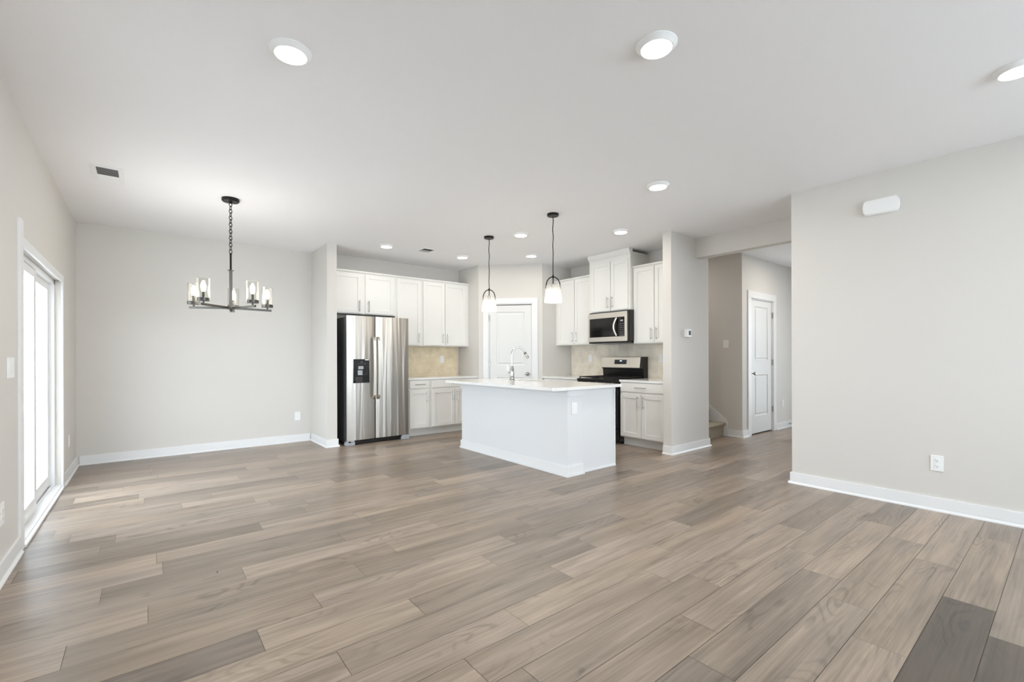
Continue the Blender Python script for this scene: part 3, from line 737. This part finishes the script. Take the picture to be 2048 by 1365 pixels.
obj('thermostat_body', box(-.052, .052, -.04, 0, -.05, .05, .006), PLATE, t); obj('screen', box(-.016, .036, -.0412, -.04, -.026, .028), HOLE, t)
t = thing('door_chime', 'white rounded box high on the blank right wall', 'chime', (RX, 1.025, 2.447), -PI/2)
bm = bmesh.new(); pr = [(-.105, -.06), (.105, -.06)]
poly = [(-.098, -.062), (.098, -.062)] + [(.098+.02*math.cos(a), .062*math.sin(a)) for a in [-PI/2+PI*k/12 for k in range(1, 12)]] + [(.098, .062), (-.098, .062)] + [(-.098-.02*math.cos(a), .062*math.sin(a)) for a in [PI/2-PI*k/12 for k in range(1, 12)]]
prism(bm, poly, -.045, 0, 'XZ')
bmesh.ops.bevel(bm, geom=[e for e in bm.edges if all(v.co.y < -.04 for v in e.verts)], offset=.008, segments=3, affect='EDGES')
obj('chime_cover', bm, PLATE, t, True)
t = thing('door_stop', 'small spring door stop on the hall baseboard', 'door stop', (8.56, KY-.014, .06))
bm = bmesh.new(); lathe(bm, [(.012, 0), (.012, -.006), (.007, -.008), (.007, -.06), (.009, -.062), (.009, -.075), (0, -.076)], (0, 0, 0), 14, 'Y'); obj('spring', bm, NICKEL, t, True)
tag(obj('debris', prism(bmesh.new(), [(0, 0), (.006, .001), (.007, .005), (.002, .006)], 0, .003), BLACKE), 'tiny black crumb on the open floor', 'debris').location = (.30, 3.02, .0005)

# ------------------------------------------------------------------ ceiling fixtures
def lamp_data(e):
    l = bpy.data.lights.get('lamp_%g' % e)
    if not l:
        l = bpy.data.lights.new('lamp_%g' % e, 'AREA'); l.shape = 'DISK'; l.size = .145; l.energy = e; l.color = (1.0, .93, .84)
    return l
def disc_light(label, x, y, src=None, dim=0):
    if src: 
        c = copy_tree(src); c.location = (x, y, H); c['label'] = label
        for ch in [q for q in bpy.data.objects if q.parent == c and q.type == 'LIGHT']:
            if dim: ch.data = lamp_data((0, LAMP_K, 2.0, 12.0, 5.0)[dim])
        return c
    t = thing('ceiling_light', label, 'ceiling light', (x, y, H), 0, 'round ceiling lights')
    bm = bmesh.new(); lathe(bm, [(.098, 0), (.098, -.004), (.092, -.009), (.079, -.024), (.0745, -.024), (.0745, -.0225)], seg=48); obj('trim_ring', bm, PLATE, t, True)
    bm = bmesh.new(); lathe(bm, [(.0745, -.020), (.0745, -.0225), (.05, -.0245), (0, -.0255)], seg=48); obj('lens', bm, LENS, t, True)
    l = lamp_data(LAMP_W)
    lo = bpy.data.objects.new('lamp_light', l); C.objects.link(lo); lo.parent = t; lo.location = (0, 0, -.03)
    return t
spots = [('large round ceiling light at top left, nearest the dining side', .565, 2.47), ('large round ceiling light at top right of centre', 1.962, 1.30), ('round ceiling light cut by the right edge of the photo', 3.64, .20),
         ('round ceiling light midway, in front of the tall pendant', 3.57, 2.355), ('round ceiling light left of the end wall, nearest the tall cabinet', 4.505, 3.49), ('round ceiling light between the two pendants, nearer one', 3.632, 4.345),
         ('round ceiling light in front of the pantry door', 4.50, 5.14), ('round ceiling light beside the far pendant, before the two-door cabinet', 3.74, 5.86), ('round ceiling light right above the fridge front', 2.556, 5.925)]
spots.append(('added unseen round fill light in the hall beyond the kitchen end wall', 7.4, 2.2))  # out-of-view lamp added to brighten the hall
spots.append(('added unseen round fill light over the stairs behind the kitchen end wall', 6.38, 4.3))  # hidden lamp added to lift the stair wall and steps
src = None
for lb, x, y in spots:
    r = disc_light(lb, x, y, src, 1 if y > 3 and 2 < x < 6 else 2 if y < 1.5 else 4 if y > 4 else 3 if x > 6 else 0); src = src or r
def pendant(label, y, src=None):
    if src:
        c = copy_tree(src); c.location = (3.40, y, H); c['label'] = label; return c
    t = thing('pendant_light', label, 'pendant light', (3.40, y, H), 0, 'pendants over the island')
    bm = bmesh.new(); lathe(bm, [(.062, 0), (.062, -.02), (.058, -.025), (.0, -.026)], seg=40)
    for a in (0, 1): lathe(bm, [(.005, -.03), (.005, -.026)], (.035*(1 if a else -1), 0, 0), 10)
    obj('canopy', bm, BLACKM, t, True)
    bm = bmesh.new(); tube(bm, [(0, 0, -.02)]+[(.003*math.sin(k*1.3), .002*math.cos(k*1.7), -.02-.64*k/16) for k in range(1, 16)]+[(0, 0, -.665)], .0048, 8); obj('cord', bm, BLACKM, t, True)
    bm = bmesh.new(); tube(bm, [(0, 0, -.655), (0, 0, -.76)], .006, 10)
    ca, sa = math.cos(-.66), math.sin(-.66)
    pts = [(.075*math.cos(a), -.775+.10*math.sin(a)) for a in [PI*k/20 for k in range(21)]]
    tube(bm, [(p*ca, p*sa, z) for p, z in [(.079, -.80)]+pts+[(-.079, -.80)]], .0058, 8); lathe(bm, [(.0, -.655), (.01, -.658), (.01, -.69), (0, -.692)], seg=14)
    obj('yoke', bm, BLACKM, t, True)
    bm = bmesh.new(); lathe(bm, [(.006, -.75), (.02, -.752), (.02, -.80), (.016, -.805), (0, -.805)], seg=24); obj('socket', bm, NICKEL, t, True)
    bm = bmesh.new(); lathe(bm, [(.012, -.80), (.014, -.82), (.028, -.85), (.031, -.87), (.026, -.892), (.012, -.904), (0, -.906)], seg=24); obj('bulb', bm, BULB, t, True)
    bm = bmesh.new(); shell(bm, [(.02, -.757), (.074, -.766), (.079, -.772), (.097, -.945), (.0975, -.95), (.093, -.95), (.076, -.775)], seg=48); obj('glass_shade', bm, SHADE2, t, True)
    l = bpy.data.lights.new('lamp_light', 'POINT'); l.energy = 3.6; l.shadow_soft_size = .03; l.color = (1, .92, .82)
    lo = bpy.data.objects.new('lamp_light', l); C.objects.link(lo); lo.parent = t; lo.location = (0, 0, -.93)
    return t
p = pendant('glass pendant on the right, nearer and larger, over the island', 3.53)
pendant('glass pendant on the left, farther, in front of the pantry door', 4.70, p)

# chandelier
CHX, CHY = .631, 5.119
t = thing('chandelier', 'dark five-arm chandelier with clear glass cylinders in the dining area', 'chandelier', (CHX, CHY, 0))
bm = bmesh.new(); lathe(bm, [(.075, H), (.075, H-.022), (.068, H-.03), (.02, H-.031), (.012, H-.045), (0, H-.046)], seg=40); obj('canopy', bm, BLACKM, t, True)
bm = bmesh.new(); nl = 15; z0, z1 = 2.215, 2.70; lh = (z1-z0)/nl
for i in range(nl):
    zc = z0+(i+.5)*lh; a = (i % 2)*PI/2+.4; b = .0125; hh = lh*.63
    tube(bm, [(b*math.cos(q)*math.cos(a), b*math.cos(q)*math.sin(a), zc+hh*math.sin(q)) for q in [2*PI*k/14 for k in range(15)]], .0034, 6, False)
obj('chain', bm, BLACKM, t, True)
bm = bmesh.new(); tube(bm, [(0, 0, 2.05), (0, 0, 2.20)], .009, 12); lathe(bm, [(.0, 2.20), (.011, 2.2), (.011, 2.214), (0, 2.216)], seg=12); obj('upper_stem', bm, BLACKM, t, True)
bm = bmesh.new(); bx(bm, -.0125, .0125, -.0125, .0125, 1.70, 2.045, .002); lathe(bm, [(.026, 2.044), (.026, 2.05), (0, 2.05)], seg=24); obj('stem', bm, GRAYM, t)
bm = bmesh.new(); lathe(bm, [(.034, 1.672), (.036, 1.676), (.036, 1.697), (.034, 1.70)], seg=30); lathe(bm, [(.0, 1.645), (.01, 1.648), (.01, 1.66), (.016, 1.664), (.016, 1.672)], seg=18); obj('hub', bm, GRAYM, t, True)
A0 = math.radians(79)
arm0 = None
for i in range(5):
    an = A0+i*2*PI/5
    if arm0 is None:
        a = obj('arm', box(.03, .362, -.0095, .0095, 1.676, 1.696, .001), GRAYM, t); arm0 = a
        bm = bmesh.new(); lathe(bm, [(.008, 1.696), (.008, 1.716), (.052, 1.716), (.052, 1.742), (.048, 1.744), (.0, 1.744)], (.325, 0, 0), 32); obj('cup', bm, GRAYM, a, True)
        bm = bmesh.new(); lathe(bm, [(.011, 1.743), (.011, 1.80), (0, 1.80)], (.325, 0, 0), 16); obj('candle_socket', bm, GRAYM, a, True)
        bm = bmesh.new(); lathe(bm, [(.009, 1.80), (.018, 1.822), (.0225, 1.845), (.018, 1.872), (.007, 1.895), (0, 1.902)], (.325, 0, 0), 20); obj('bulb', bm, BULB, a, True)
        bm = bmesh.new(); shell(bm, [(.0465, 1.744), (.05, 1.744), (.05, 1.918), (.0468, 1.918), (.0468, 1.747)], (.325, 0, 0), 40); obj('glass_shade', bm, SHADE, a, True)
    else: a = copy_tree(arm0, t)
    a.rotation_euler = (0, 0, an)
l = bpy.data.lights.new('lamp_light', 'POINT'); l.energy = 9; l.shadow_soft_size = .25; l.color = (1, .93, .84)
lo = bpy.data.objects.new('lamp_light', l); C.objects.link(lo); lo.parent = t; lo.location = (0, 0, 1.86)

# ceiling vents
def vent(label, x0, x1, y0, y1, border, n):
    t = thing('ceiling_vent', label, 'vent', ((x0+x1)/2, (y0+y1)/2, H))
    a, b = (x1-x0)/2, (y1-y0)/2
    bm = bmesh.new()
    bx(bm, -a, a, -b, -b+border, -.008, 0, .002); bx(bm, -a, a, b-border, b, -.008, 0, .002); bx(bm, -a, -a+border, -b+border, b-border, -.008, 0, .002); bx(bm, a-border, a, -b+border, b-border, -.008, 0, .002)
    obj('frame', bm, PLATE, t)
    obj('duct', box(-a+border, a-border, -b+border, b-border, -.003, -.0005), HOLE, t)
    bm = bmesh.new(); L = 2*(b-border)
    for i in range(n):
        yc = -b+border+L*(i+.5)/n; s = -1 if i >= n*.58 else 1
        q = L/n*.42
        prism(bm, [(yc-q, -.004 if s < 0 else -.011), (yc+q, -.011 if s < 0 else -.004), (yc+q, -.0095 if s < 0 else -.0025), (yc-q, -.0025 if s < 0 else -.0095)], -a+border, a-border, 'YZ')
    obj('louvers', bm, PLATE if n > 5 else LGRAY, t)
vent('white rectangular ceiling vent near the left wall', -.35, -.15, 4.86, 5.27, .032, 12)
vent('small grey ceiling vent above the fridge wall cabinets', 3.02, 3.20, 5.72, 5.92, .012, 5)
